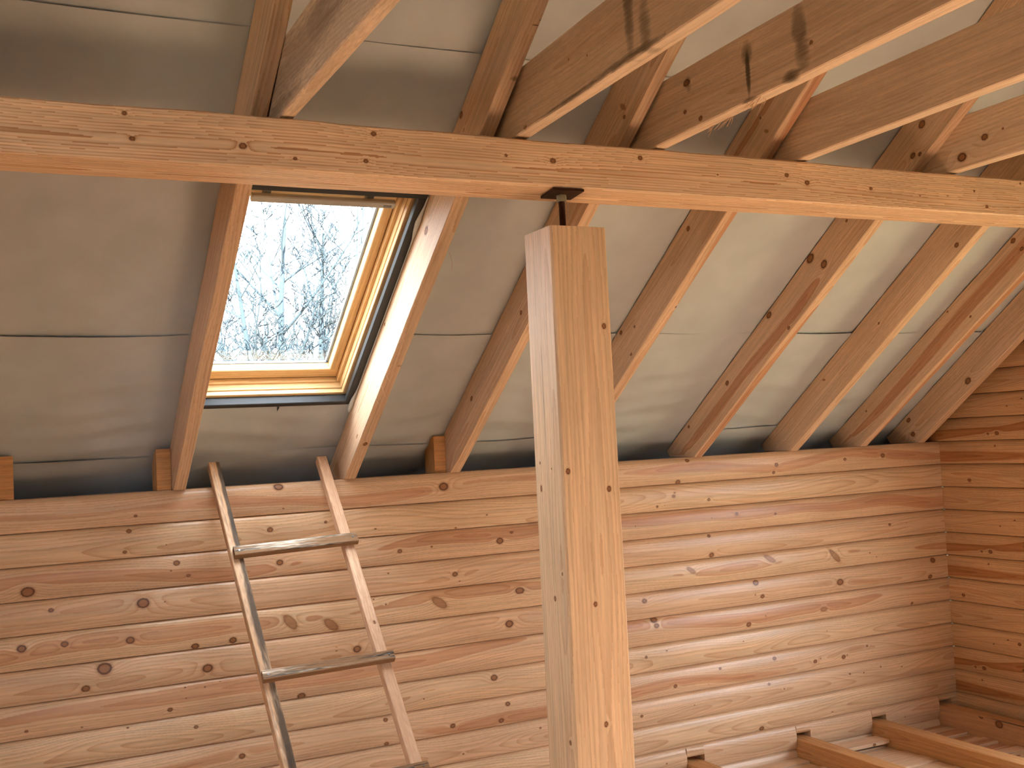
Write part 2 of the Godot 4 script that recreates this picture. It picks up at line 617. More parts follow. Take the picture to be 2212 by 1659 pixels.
func make_back_wall() -> void:
	var w := structure("wall_back", "wall of planed horizontal pine logs under the roof slope, full of knots", "wall")
	var heart := [0.034, 0.0, 0.040, 0.0, 0.046, 0.030, 0.044, 0.0, 0.036, 0.0, 0.0, 0.03, 0.0, 0.0]
	var depth := [0.026, 0.06, 0.028, 0.05, 0.036, 0.04, 0.032, 0.06, 0.03, 0.07, 0.05, 0.05, 0.05, 0.05]
	for k in 14:
		var y1 := PLATE_Y - LOG_H * k
		var y0 := y1 - LOG_H
		var tex: ImageTexture
		if k < 12:
			var r := RandomNumberGenerator.new()
			r.seed = 300 + k
			var kn := []
			for q in KNOTS.get(k, []):
				var c: Array = q.duplicate()
				c[0] -= 0.05
				c[1] += 0.004
				kn.append(c)
			for q in 5:  # pin knots
				kn.append([r.randf_range(0.0, 5.5), r.randf_range(0.02, 0.13), r.randf_range(0.002, 0.004)])
			tex = wood(300 + k * 7, 5.6, 0.165, 2048, 80, [[0.0, 0.165, r.randf_range(0.05, 0.11), depth[k], r.randf_range(0.007, 0.011), heart[k]]], kn, [], {"wander": 0.05, "light": Color(0.845, 0.71, 0.565) if k % 3 != 1 else Color(0.87, 0.745, 0.59), "late": Color(0.72, 0.525, 0.375), "heart": Color(0.93, 0.85, 0.80)})
		else:
			tex = M.board.albedo_texture
		var m := wood_mat(tex, 0.36)
		m.metallic_specular = 0.5
		var st := begin()
		var xs := -2.6
		if k < 11:
			log_seg(st, log_outline(y0, y1, k == 0), xs, 5.64, 5.6, 0.165)
		else:
			for s in SOCKETS:
				log_seg(st, log_outline(y0, y1), xs, s[0], 5.6, 0.165)
				if s[2] < y1 - 0.02 and k == 11:
					log_seg(st, log_outline(s[2], y1), s[0], s[1], 5.6, 0.165)
				xs = s[1]
			log_seg(st, log_outline(y0, y1), xs, 5.64, 5.6, 0.165)
		part("log", st, m, w)
	var sh := begin()
	box(sh, Vector3(-2.75, -0.4, -5.385), Vector3(5.76, PLATE_Y - 0.01, -5.352), 0.001, 0)
	part("outer_boarding", sh, M.deck, w)


func right_log(st: SurfaceTool, outline: PackedVector2Array, z0: float, z1: float, u0: float, cut := true) -> void:
	var r0 := PackedVector3Array()
	var r1 := PackedVector3Array()
	for p in outline:
		var lim := WALL_Z + (cos(PITCH) * (p.y - 1.654) - 0.36) / sin(PITCH)
		var lim2 := 2.0 * RIDGE_Z - lim
		r0.append(Vector3(WALL_X - p.x, p.y, maxf(z0, lim) if cut else z0))
		r1.append(Vector3(WALL_X - p.x, p.y, minf(z1, lim2) if cut else z1))
	loft(st, [r0, r1], [u0, u0 + z1 - z0], 3.0, 0.165, 0.0, outline.size() - 4)


func make_right_wall() -> void:
	var w := structure("wall_right", "log gable wall meeting the log wall in the far right corner", "wall")
	var mats := []
	for k in 5:
		var r := RandomNumberGenerator.new()
		r.seed = 500 + k
		var kn := []
		for q in 9:
			kn.append([r.randf_range(0.0, 3.0), r.randf_range(0.03, 0.12), r.randf_range(0.004, 0.012)])
		var t := wood(500 + k * 9, 3.0, 0.165, 1024, 72, [[0.0, 0.165, r.randf_range(0.05, 0.11), r.randf_range(0.025, 0.045), 0.009, [0.0, 0.042, 0.0, 0.048, 0.03][k]]], kn, [], {"wander": 0.05, "light": Color(0.82, 0.665, 0.49), "late": Color(0.68, 0.47, 0.30), "heart": Color(0.86, 0.74, 0.64)})
		var m := wood_mat(t, 0.4)
		mats.append(m)
	var zf := 2.0 * RIDGE_Z - WALL_Z
	for k in range(-19, 14):
		var y1 := PLATE_Y - LOG_H * k
		var y0 := y1 - LOG_H
		if roof(0, 0, 0).y + 0.33 / cos(PITCH) + (RIDGE_Z - WALL_Z) * tan(PITCH) < y1 + 0.1:
			continue
		var m: Material = mats[posmod(k * 3 + 1, 5)]
		var st := begin()
		var o := log_outline(y0, y1)
		var u0 := posmod(k * 37, 23) * 0.11
		if y1 < 2.15 and y0 > 0.25:
			right_log(st, o, -5.35, WIN_Z0, u0)
			right_log(st, o, WIN_Z1, zf + 0.15, u0 + 1.3)
		else:
			right_log(st, o, -5.35, zf + 0.15, u0)
		part("log", st, m, w)
	for k in range(2, 10):
		var bead := SphereMesh.new()
		bead.radius = 0.007
		bead.height = 0.011
		bead.radial_segments = 8
		bead.rings = 5
		var bo := MeshInstance3D.new()
		bo.name = "sealant_bead" if k == 2 else "sealant_bead_%03d" % (k - 2)
		bo.mesh = bead
		bo.material_override = M.foam
		bo.position = Vector3(WALL_X - 0.004, PLATE_Y - LOG_H * k - 0.001 * (k % 3), WALL_Z + 0.004)
		w.add_child(bo, true)
	# unglazed opening farther along this wall, with its wooden lining
	var f := structure("window_2", "wide unglazed opening in the gable wall outside the picture on the right", "window")
	var st := begin()
	box(st, Vector3(WALL_X - 0.02, 0.32, WIN_Z0), Vector3(WALL_X + 0.17, 0.36, WIN_Z1), 0.003, 2)
	box(st, Vector3(WALL_X - 0.02, 2.05, WIN_Z0), Vector3(WALL_X + 0.17, 2.10, WIN_Z1), 0.003, 2)
	box(st, Vector3(WALL_X - 0.02, 0.36, WIN_Z0 - 0.02), Vector3(WALL_X + 0.17, 2.05, WIN_Z0 + 0.03), 0.003, 1)
	box(st, Vector3(WALL_X - 0.02, 0.36, WIN_Z1 - 0.03), Vector3(WALL_X + 0.17, 2.05, WIN_Z1 + 0.02), 0.003, 1)
	part("lining", st, M.board, f)


const WIN_Z0 := -3.5
const WIN_Z1 := -1.7


func make_floor() -> void:
	var f := structure("floor", "loose pine boards laid low between the floor joists", "floor")
	var st := begin()
	box(st, Vector3(-2.75, -0.30, -5.35), Vector3(5.76, -0.162, 2.95), 0.002, 0, 2.6, 0.3)
	part("subfloor", st, M.plaster, f)
	var bays := [[1.972, 2.70], [2.81, 3.52], [3.637, 4.295], [4.40, 4.882], [4.995, 5.447], [5.552, 5.60]]
	for b in bays.size():
		var z := -5.19
		while z < -3.6:
			var wd := rng.randf_range(0.095, 0.13)
			st = begin()
			var y := -0.135 + rng.randf_range(-0.006, 0.012)
			var e: float = bays[b][1] - 0.004
			if b == 3 and z < -5.0:
				e -= 0.0
			box(st, Vector3(bays[b][0] + 0.004, y - 0.022, z), Vector3(e, y, z + wd), 0.002, 0, 2.6, 0.3, rng.randf() * 2.0, rng.randf() * 0.2)
			part("plank", st, M.board, f)
			z += wd + 0.006
	st = begin()
	box(st, Vector3(-2.6, -0.16, -5.18), Vector3(1.85, -0.13, 2.8), 0.002, 0, 2.6, 0.3)
	box(st, Vector3(1.98, -0.16, -3.5), Vector3(5.6, -0.13, 2.8), 0.002, 0, 2.6, 0.3)
	part("decking", st, M.plaster, f)
	# a lighter scrap lying across the bay
	st = begin()
	box(st, Vector3(4.45, -0.112, -5.16), Vector3(4.868, -0.09, -5.05), 0.002, 0, 2.6, 0.3, 0.4, 0.1)
	var sc := thing("scrap_board", "short loose board lying on the floor boards between two joists by the wall", "board", Vector3(4.65, -0.112, -5.1))
	part("board", st, M.board, sc)
	# floor joists let into sockets in the log wall
	var tops := [-0.045, -0.045, -0.034, -0.027, -0.022, -0.004]
	var labels := ["", "", "floor joist at the bottom edge, its top barely in the picture, leftmost of four", "pale floor joist let into the log wall, second from the left of four", "pale floor joist let into the log wall, third from the left of four", "knotty floor joist with a torn edge along the gable wall in the corner"]
	for k in SOCKETS.size():
		if k == 1:
			continue
		var s: Array = SOCKETS[k]
		var lab: String = labels[k] if labels[k] else "floor joist under the foot of the post, below the picture"
		var j := thing("floor_joist", lab, "joist", Vector3((s[0] + s[1]) / 2, -0.16, -5.2), "floor joists between the walls")
		st = begin()
		var rings := []
		var us := []
		var ys: float = tops[k]
		for i in 13:
			var t := i / 12.0
			var z := lerpf(-5.3, 2.7, t)
			var r := PackedVector3Array()
			var e := 0.0
			if k == 5 and i > 0:
				e = rng.randf_range(0.0, 0.006)
			for p in ring2(s[0] + 0.003, s[1] - 0.003, -0.2, ys - e, 0.004):
				r.append(Vector3(p.x, maxf(p.y, -0.1615), z))
			rings.append(r)
			us.append(t * 8.0)
		loft(st, rings, us, 2.6, 0.52, 0.11 * k)
		part("joist_timber", st, M.floor_lumber if k != 5 else wood_mat(wood(777, 2.6, 0.52, 1024, 160, girth(8, 0.16, 0.1), [[0.55, 0.05, 0.02], [0.42, 0.03, 0.012], [1.2, 0.06, 0.02]], [[0.75, 0.012, 0.3, 0.014, 0.9], [0.4, 0.02, 0.08, 0.01, 0.8], [1.4, 0.015, 0.3, 0.012, 0.9]], {"light": Color(0.80, 0.60, 0.42)})), j)


# ------------------------------------------------------------------ roof
const HOLE := [0.885, 1.612, 0.345, 1.672]  # x from, x to, u from, u to: the opening left for the roof window


func felt_depth(x: float, u: float) -> float:
	# the felt is stapled to the rafters and sags between them, with slack folds near the eaves
	var bays := [-0.66, 0.065, 0.845, 1.652, 2.216, 2.888, 3.719, 4.408, 4.968, 5.448, 5.75]
	var n := 0.2
	for i in bays.size() - 1:
		if x >= bays[i] and x < bays[i + 1]:
			var t: float = (x - bays[i]) / (bays[i + 1] - bays[i])
			var belly := sin(PI * t)
			n -= 0.007 * belly
			var slack := clampf(1.0 - absf(u - 0.25) / 0.75, 0.0, 1.0)
			n += slack * belly * (0.0055 * sin(u * 42.0 + 3.0 * sin(x * 3.1 + i)) + 0.005 * sin(u * 25.0 + x * 2.2 + i * 1.7))
			n += 0.0015 * sin(u * 17.0 + x * 1.1 + i)
	return n


func sheet(st: SurfaceTool, u0: float, u1: float, lift0: float, lift1: float) -> void:
	# lift: how far each long edge hangs away from the plane, towards the room
	var xs := PackedFloat32Array()
	var x := -2.6
	while x < 5.6:
		xs.append(x)
		x += 0.055
	xs.append(5.6)
	var us := PackedFloat32Array()
	var u := u0
	while u < u1 - 0.005:
		us.append(u)
		u += 0.02
	us.append(u1)
	for lst in [xs, us]:
		for h in ([HOLE[0], HOLE[1]] if lst == xs else [HOLE[2], HOLE[3]]):
			var best := 0
			for i in lst.size():
				if absf(lst[i] - h) < absf(lst[best] - h):
					best = i
			if absf(lst[best] - h) < 0.04:
				lst[best] = h
				if lst == xs:
					xs[best] = h
				else:
					us[best] = h
	st.set_smooth_group(1)
	var put := func(i: int, j: int) -> Vector3:
		var a := clampf((us[j] - u0) / 0.12, 0.0, 1.0)
		var b := clampf((u1 - us[j]) / 0.12, 0.0, 1.0)
		var n := felt_depth(xs[i], us[j])
		n -= lift0 * (1.0 - a) * (1.0 + 0.8 * sin(xs[i] * 5.0)) + lift1 * (1.0 - b) * (1.0 - b) * maxf(0.0, 0.6 + sin(xs[i] * 3.1 + 0.6))
		return roof(xs[i], us[j], n)
	for i in xs.size() - 1:
		var xm := (xs[i] + xs[i + 1]) / 2
		for j in us.size() - 1:
			var um := (us[j] + us[j + 1]) / 2
			if xm > HOLE[0] and xm < HOLE[1] and um > HOLE[2] and um < HOLE[3]:
				continue
			var a: Vector3 = put.call(i, j)
			var b: Vector3 = put.call(i + 1, j)
			var c: Vector3 = put.call(i + 1, j + 1)
			var d: Vector3 = put.call(i, j + 1)
			var ua := Vector2(xs[i], us[j]) / 2.0
			var ub := Vector2(xs[i + 1], us[j]) / 2.0
			var uc := Vector2(xs[i + 1], us[j + 1]) / 2.0
			var ud := Vector2(xs[i], us[j + 1]) / 2.0
			tri(st, a, b, c, ua, ub, uc, -out_slope)
			tri(st, a, c, d, ua, uc, ud, -out_slope)


func make_ceiling() -> void:
	var c := structure("ceiling", "pale roof underlay felt stretched over the rafters in overlapping strips", "ceiling")
	for s in [[-0.85, 0.0, 0.0, 0.005], [-0.06, 0.845, -0.006, 0.0045], [0.80, 2.32, -0.006, 0.003], [2.27, 3.80, -0.006, 0.002], [3.75, 4.95, -0.006, 0.0]]:
		var st := begin()
		sheet(st, s[0], s[1], s[2], s[3])
		part("underlay_strip", st, M.felt, c)
	# roof boarding outside the felt, in pieces round the window
	var st := begin()
	var top := (RIDGE_Z - WALL_Z) / cos(PITCH) + 0.2
	roof_box(st, -3.1, HOLE[0] - 0.01, -0.95, top, 0.335, 0.375, 0.001)
	roof_box(st, HOLE[1] + 0.01, 6.0, -0.95, top, 0.335, 0.375, 0.001)
	roof_box(st, HOLE[0] - 0.01, HOLE[1] + 0.01, -0.95, HOLE[2] - 0.01, 0.335, 0.375, 0.001)
	roof_box(st, HOLE[0] - 0.01, HOLE[1] + 0.01, HOLE[3] + 0.01, top, 0.335, 0.375, 0.001)
	part("roof_boarding", st, M.deck, c)
	# the other slope, behind the viewer
	st = begin()
	var o := FAR_OPENING
	for q in [[-3.1, o[0], -0.95, top], [o[1], 6.0, -0.95, top], [o[0], o[1], -0.95, o[2]], [o[0], o[1], o[3], top]]:
		st = begin()
		far_slab(st, q[0], q[1], q[2], q[3])
		part("far_slope", st, M.felt, c)


const FAR_OPENING := [0.5, 1.8, 0.3, 1.2]  # x from, x to, up the slope from, to: left open for a row of roof windows


func far_slab(st: SurfaceTool, x0: float, x1: float, u0: float, u1: float) -> void:
	var rings := []
	for x in [x0, x1]:
		var r := PackedVector3Array()
		for p in [[u0, 0.2], [u1, 0.2], [u1, 0.375], [u0, 0.375]]:
			var q := roof(x, p[0], p[1])
			q.z = 2.0 * RIDGE_Z - q.z
			r.append(q)
		rings.append(r)
	loft(st, rings, [0.0, x1 - x0], 2.0, 2.0)


func make_window() -> void:
	var w := structure("window_1", "roof window of varnished pine between two rafters, bare trees outside", "roof window")
	# dark insulation collar round the frame; its room edge shows on all sides
	var st := begin()
	var x0: float = 0.885
	var x1: float = 1.622
	roof_box(st, x0, x1, 0.346, 0.372, 0.193, 0.246, 0.003, false)
	part("collar_strip", st, M.collar, w)
	st = begin()
	roof_box(st, x0, x1, 1.645, 1.676, 0.193, 0.246, 0.003, false)
	part("collar_strip", st, M.collar, w)
	for s in [[x0, 0.910], [1.587, x1]]:
		st = begin()
		roof_box(st, s[0], s[1], 0.372, 1.645, 0.193, 0.246 if s[0] < 1.0 else 0.222, 0.003)
		part("collar_strip", st, M.collar, w)
	# frame: a stepped pine lining
	for step in [[0.025, 0.238, 0.261], [0.0, 0.266, 0.30], [-0.05, 0.298, 0.327]]:
		var d: float = 0.383 - step[0] * 0.1 + (0.008 if step[0] < 0.0 else 0.0)
		var ins: float = step[0] * 0.25
		var u0 := d + ins * 0.3
		var u1 := 1.630 - ins
		var a := 0.922 + ins
		var b := 1.576 + (ins * 0.2 if ins >= 0.0 else -0.0145)
		var n0: float = step[1]
		var n1: float = step[2]
		for bar in [[0.86, 1.64, u0 - 0.035, u0 + 0.004, false], [0.86, 1.64, u1, u1 + 0.035, false], [a - 0.03, a, u0 + 0.004, u1, true], [b, b + 0.04, u0 + 0.004, u1, true]]:
			st = begin()
			roof_box(st, bar[0], bar[1], bar[2], bar[3], n0, n1, 0.002, bar[4])
			part("frame_bar", st, M.frame, w)
	# sash
	var sx0 := 0.924
	var sx1 := 1.560
	var su0 := 0.400
	var su1 := 1.618
	for bar in [[sx0, sx1, su0, su0 + 0.057, false], [sx0, sx1, su1 - 0.118, su1, false], [sx0, sx0 + 0.042, su0 + 0.057, su1 - 0.118, true], [sx1 - 0.042, sx1, su0 + 0.057, su1 - 0.118, true]]:
		st = begin()
		roof_box(st, bar[0], bar[1], bar[2], bar[3], 0.3215, 0.372, 0.0035, bar[4])
		part("sash_bar", st, M.frame, w)
	# outer flashing that meets the sash outside
	st = begin()
	roof_box(st, 0.86, 1.64, 0.33, 0.40, 0.372, 0.40, 0.001, false)
	roof_box(st, 0.86, 1.64, 1.61, 1.70, 0.372, 0.40, 0.001, false)
	roof_box(st, 0.86, 0.925, 0.40, 1.61, 0.372, 0.40, 0.001)
	roof_box(st, 1.56, 1.64, 0.40, 1.61, 0.372, 0.40, 0.001)
	part("flashing", st, M.collar, w)
	# glazing bead and pane
	st = begin()
	var px0 := sx0 + 0.042
	var px1 := sx1 - 0.042
	roof_box(st, px0, px1, su0 + 0.057, su0 + 0.061, 0.362, 0.376, 0.0005, false)
	roof_box(st, px0, px1, su1 - 0.122, su1 - 0.118, 0.362, 0.376, 0.0005, false)
	roof_box(st, px0, px0 + 0.004, su0 + 0.061, su1 - 0.122, 0.362, 0.376, 0.0005)
	roof_box(st, px1 - 0.012, px1, su0 + 0.061, su1 - 0.122, 0.366, 0.376, 0.0005)
	part("glazing_bead", st, M.spacer, w)
	st = begin()
	roof_box(st, px0 + 0.001, px1 - 0.001, su0 + 0.058, su1 - 0.119, 0.3705, 0.3715, 0.0001)
	part("pane", st, M.glass, w)
	# ventilation bar across the head, on its brackets
	st = begin()
	roof_box(st, 0.969, 1.541, 1.512, 1.545, 0.276, 0.300, 0.004, false)
	var bar := part("vent_bar", st, M.bar, w, "long pale grey ventilation bar at the window head")
	st = begin()
	roof_box(st, 1.493, 1.527, 1.520, 1.532, 0.2752, 0.277, 0.0003, false)
	part("maker_plate", st, M.print, bar)
	for x in [1.03, 1.44]:
		st = begin()
		roof_box(st, x - 0.014, x + 0.014, 1.52, 1.60, 0.298, 0.323, 0.002)
		part("bracket", st, M.fitting, w)
	st = begin()
	roof_box(st, 1.11, 1.39, 1.556, 1.572, 0.306, 0.324, 0.002, false)
	part("vent_grille", st, M.bar, w)
	# white foam strip squeezed between collar and right rafter
	st = begin()
	var rings := []
	var us := []
	for i in 31:
		var t := i / 30.0
		var u := lerpf(0.30, 1.66, t)
		var bulge := 0.016 * exp(-pow((u - 0.36) / 0.07, 2.0)) + 0.015 * exp(-pow((u - 1.52) / 0.07, 2.0)) + 0.001
		var r := PackedVector3Array()
		for p in ring2(1.6225 - bulge, 1.6235, 0.188 - bulge * 0.5, 0.23, 0.0004):
			r.append(roof(p.x, u, p.y))
		rings.append(r)
		us.append(u)
	loft(st, rings, us, 1.0, 0.3, 0.0, 8)
	part("foam_strip", st, M.foam, w, "white foam strip bulging beside the collar")
	# torn corner of the felt below the window
	st = begin()
	tri(st, roof(1.265, 0.347, 0.192), roof(1.275, 0.347, 0.192), roof(1.272, 0.312, 0.194), Vector2.ZERO, Vector2.RIGHT, Vector2.DOWN, -out_slope)
	tri(st, roof(1.265, 0.347, 0.190), roof(1.275, 0.347, 0.190), roof(1.272, 0.312, 0.1935), Vector2.ZERO, Vector2.RIGHT, Vector2.DOWN, -out_slope)
	part("felt_tear", st, M.collar, w)


# ------------------------------------------------------------------ timbers
func rafter(called_label: String, x0: float, x1: float, tex: Texture2D, o := {}) -> Node3D:
	var t := thing("rafter", called_label, "rafter", roof((x0 + x1) / 2, 0, 0), "rafters of the roof slope")
	var st := begin()
	var rings := []
	var us := []
	var umax := 4.86
	var list := [-0.20, -0.02, -0.001]
	var u := 0.12
	while u < umax:
		list.append(u)
		u += 0.21
	list.append(umax)
	var lean: float = o.get("lean", 0.0)
	for i in list.size():
		var uu: float = list[i]
		var nb := 0.0
		if uu < 0.0:
			nb = -uu * tan(PITCH) + 0.0015
		var j := 0.0 if uu < 0.05 else 0.0012
		var xa := x0 + lean * uu + rng.randf_range(-j, j)
		var xb := x1 + lean * uu + rng.randf_range(-j, j)
		var r := PackedVector3Array()
		var wane: float = o.get("wane", 0.0)
		if wane > 0.0:
			var ww := wane if uu > 0.0 else 0.004
			for p in [Vector2(xa, 0.194), Vector2(xa, nb + ww * 3.6), Vector2(xa + ww * 0.5, nb + 0.0), Vector2(xb - 0.003, nb), Vector2(xb, nb + 0.003), Vector2(xb, 0.192), Vector2(xb - 0.002, 0.194), Vector2(xa + 0.002, 0.1941)]:
				r.append(roof(p.x, uu, p.y))
		else:
			for p in ring2(xa, xb, nb + rng.randf_range(-j, j), 0.194, 0.003):
				r.append(roof(p.x, uu, p.y))
		rings.append(r)
		us.append(uu + 0.2)
	loft(st, rings, us, 3.2, 0.512)
	part("rafter_timber", st, wood_mat(tex, 0.62, o.get("tint", Color.WHITE)), t)
	return t


func rafter_tex(sd: int, knots: Array, heart := 0.0, marks: Array = [], o := {}) -> ImageTexture:
	var kn := []
	for k in knots:
		var c: Array = k.duplicate()
		c[0] += 0.2
		kn.append(c)
	return wood(sd, 3.2, 0.512, 1024, 192, girth(sd, 0.2, 0.056, 0.009, heart), kn, marks, o)


func make_rafters() -> void:
	rafter("rafter just past the picture's left edge", 0.028, 0.084, rafter_tex(101, []))
	rafter("rafter along the left side of the roof window", 0.817, 0.873, rafter_tex(102, [[2.0, 0.08, 0.005]]), {"lean": 0.0022})
	var r3 := rafter("rafter along the right side of the roof window, its side bleached by daylight", 1.624, 1.682, rafter_tex(103, [[1.55, 0.072, 0.012, 1.6], [0.94, 0.02, 0.006], [0.3, 0.15, 0.006, 2.5], [2.07, 0.012, 0.011], [2.05, 0.071, 0.004, 2.0], [0.29, 0.222, 0.009]], 0.0, [[2.57, 0.236, 0.012, 0.02, 0.5], [1.06, 0.24, 0.01, 0.02, 0.4], [2.78, 0.236, 0.003, 0.018, 1.0], [2.80, 0.246, 0.003, 0.01, 0.8]]), {"lean": 0.0015})
	# splinters torn along its lower edge
	var st := begin()
	for s in [[1.38, 0.05], [1.28, 0.035], [1.17, 0.045], [1.06, 0.04], [0.80, 0.035], [0.72, 0.05], [0.42, 0.03], [0.95, 0.02], [0.62, 0.02]]:
		var a := roof(1.626, s[0], 0.001)
		var pts := PackedVector3Array()
		var rd := PackedFloat32Array()
		for i in 5:
			var f := i / 4.0
			pts.append(a + Vector3(0.004 + 0.012 * f * f, -s[1] * f, 0.012 * f))
			rd.append(0.0011 * (1.0 - 0.7 * f))
		tube(st, pts, rd, 4)
	part("splinters", st, M.lumber, r3).set_meta("kind", "stuff")
	var fiber := begin()
	var fp := PackedVector3Array()
	var fr := PackedFloat32Array()
	for i in 9:
		var f := i / 8.0
		fp.append(roof(1.683, 1.56, 0.001) + Vector3(0.004 + 0.010 * sin(f * 2.6), -0.005 - 0.075 * f, 0.006 * f))
		fr.append(0.0009)
	tube(fiber, fp, fr, 4)
	part("hanging_fibre", fiber, M.lumber, r3)
	rafter("rafter with a waney lower edge, first to the right of the roof window pair", 2.182, 2.240, rafter_tex(104, [[0.46, 0.076, 0.009, 1.5], [1.13, 0.124, 0.008], [2.25, 0.12, 0.01, 2.0, 1.2], [2.23, 0.153, 0.006]], 0.0), {"lean": 0.003, "wane": 0.015})
	rafter("rafter running down behind the top of the post", 2.858, 2.916, rafter_tex(105, [[1.6, 0.045, 0.009], [0.88, 0.02, 0.009], [0.99, 0.08, 0.006], [0.88, 0.16, 0.006], [2.22, 0.138, 0.007, 2.0, 1.0], [2.23, 0.069, 0.005], [1.25, 0.244, 0.006]], 0.03), {"lean": 0.002})
	rafter("rafter with two large knots side by side below the tie beam", 3.690, 3.746, rafter_tex(106, [[1.42, 0.018, 0.02, 1.4], [1.47, 0.107, 0.018], [1.01, 0.018, 0.013, 1.5], [1.08, 0.169, 0.008], [0.51, 0.062, 0.012, 1.3], [1.71, 0.061, 0.006], [0.07, 0.026, 0.008], [2.29, 0.079, 0.014], [2.17, 0.142, 0.012], [2.2, 0.167, 0.008]], 0.036))
	rafter("rafter with a dark bark slit near its foot, third from the gable wall", 4.390, 4.446, rafter_tex(107, [[1.03, 0.092, 0.006], [0.5, 0.05, 0.006, 2.2, 0.6], [1.67, 0.15, 0.01]], 0.0), {"lean": -0.010})
	rafter("rafter with a long red grain streak, second from the gable wall", 4.938, 4.992, rafter_tex(108, [[1.04, 0.012, 0.005], [1.14, 0.139, 0.006], [0.18, 0.053, 0.005], [1.6, 0.02, 0.012], [1.61, 0.09, 0.01]], 0.038))
	rafter("last rafter, standing just clear of the gable wall", 5.424, 5.482, rafter_tex(109, [[0.57, 0.145, 0.018, 1.3], [0.0, 0.123, 0.014, 1.2], [0.03, 0.03, 0.012, 1.3]], 0.0), {"lean": -0.03})


func make_blocks() -> void:
	# short splice pieces standing on the wall plate beside some rafters
	var list := [[0.0855, 0.158, "short block on the log wall at the picture's left edge", 0.0], [0.752, 0.8155, "short block on the log wall against the rafter left of the roof window", 0.0], [2.118, 2.1805, "short block on the log wall against the waney rafter right of the roof window", 0.012], [2.795, 2.856, "short block on the log wall half hidden by the post", 0.0]]
	for b in list:
		var t := thing("rafter_block", b[2], "block", Vector3((b[0] + b[1]) / 2, PLATE_Y, -5.3), "short blocks beside the rafter feet")
		var st := begin()
		var rings := []
		for x in [b[0], b[1]]:
			rings.append(PackedVector3Array([Vector3(x, PLATE_Y + 0.001, -5.375), Vector3(x, PLATE_Y + 0.001, -5.235 - b[3]), Vector3(x, 1.845, -5.235 - b[3]), Vector3(x, 1.805, -5.375)]))
		loft(st, rings, [0.0, 0.06], 2.6, 0.52, 0.07)
		part("block_timber", st, M.floor_lumber, t)


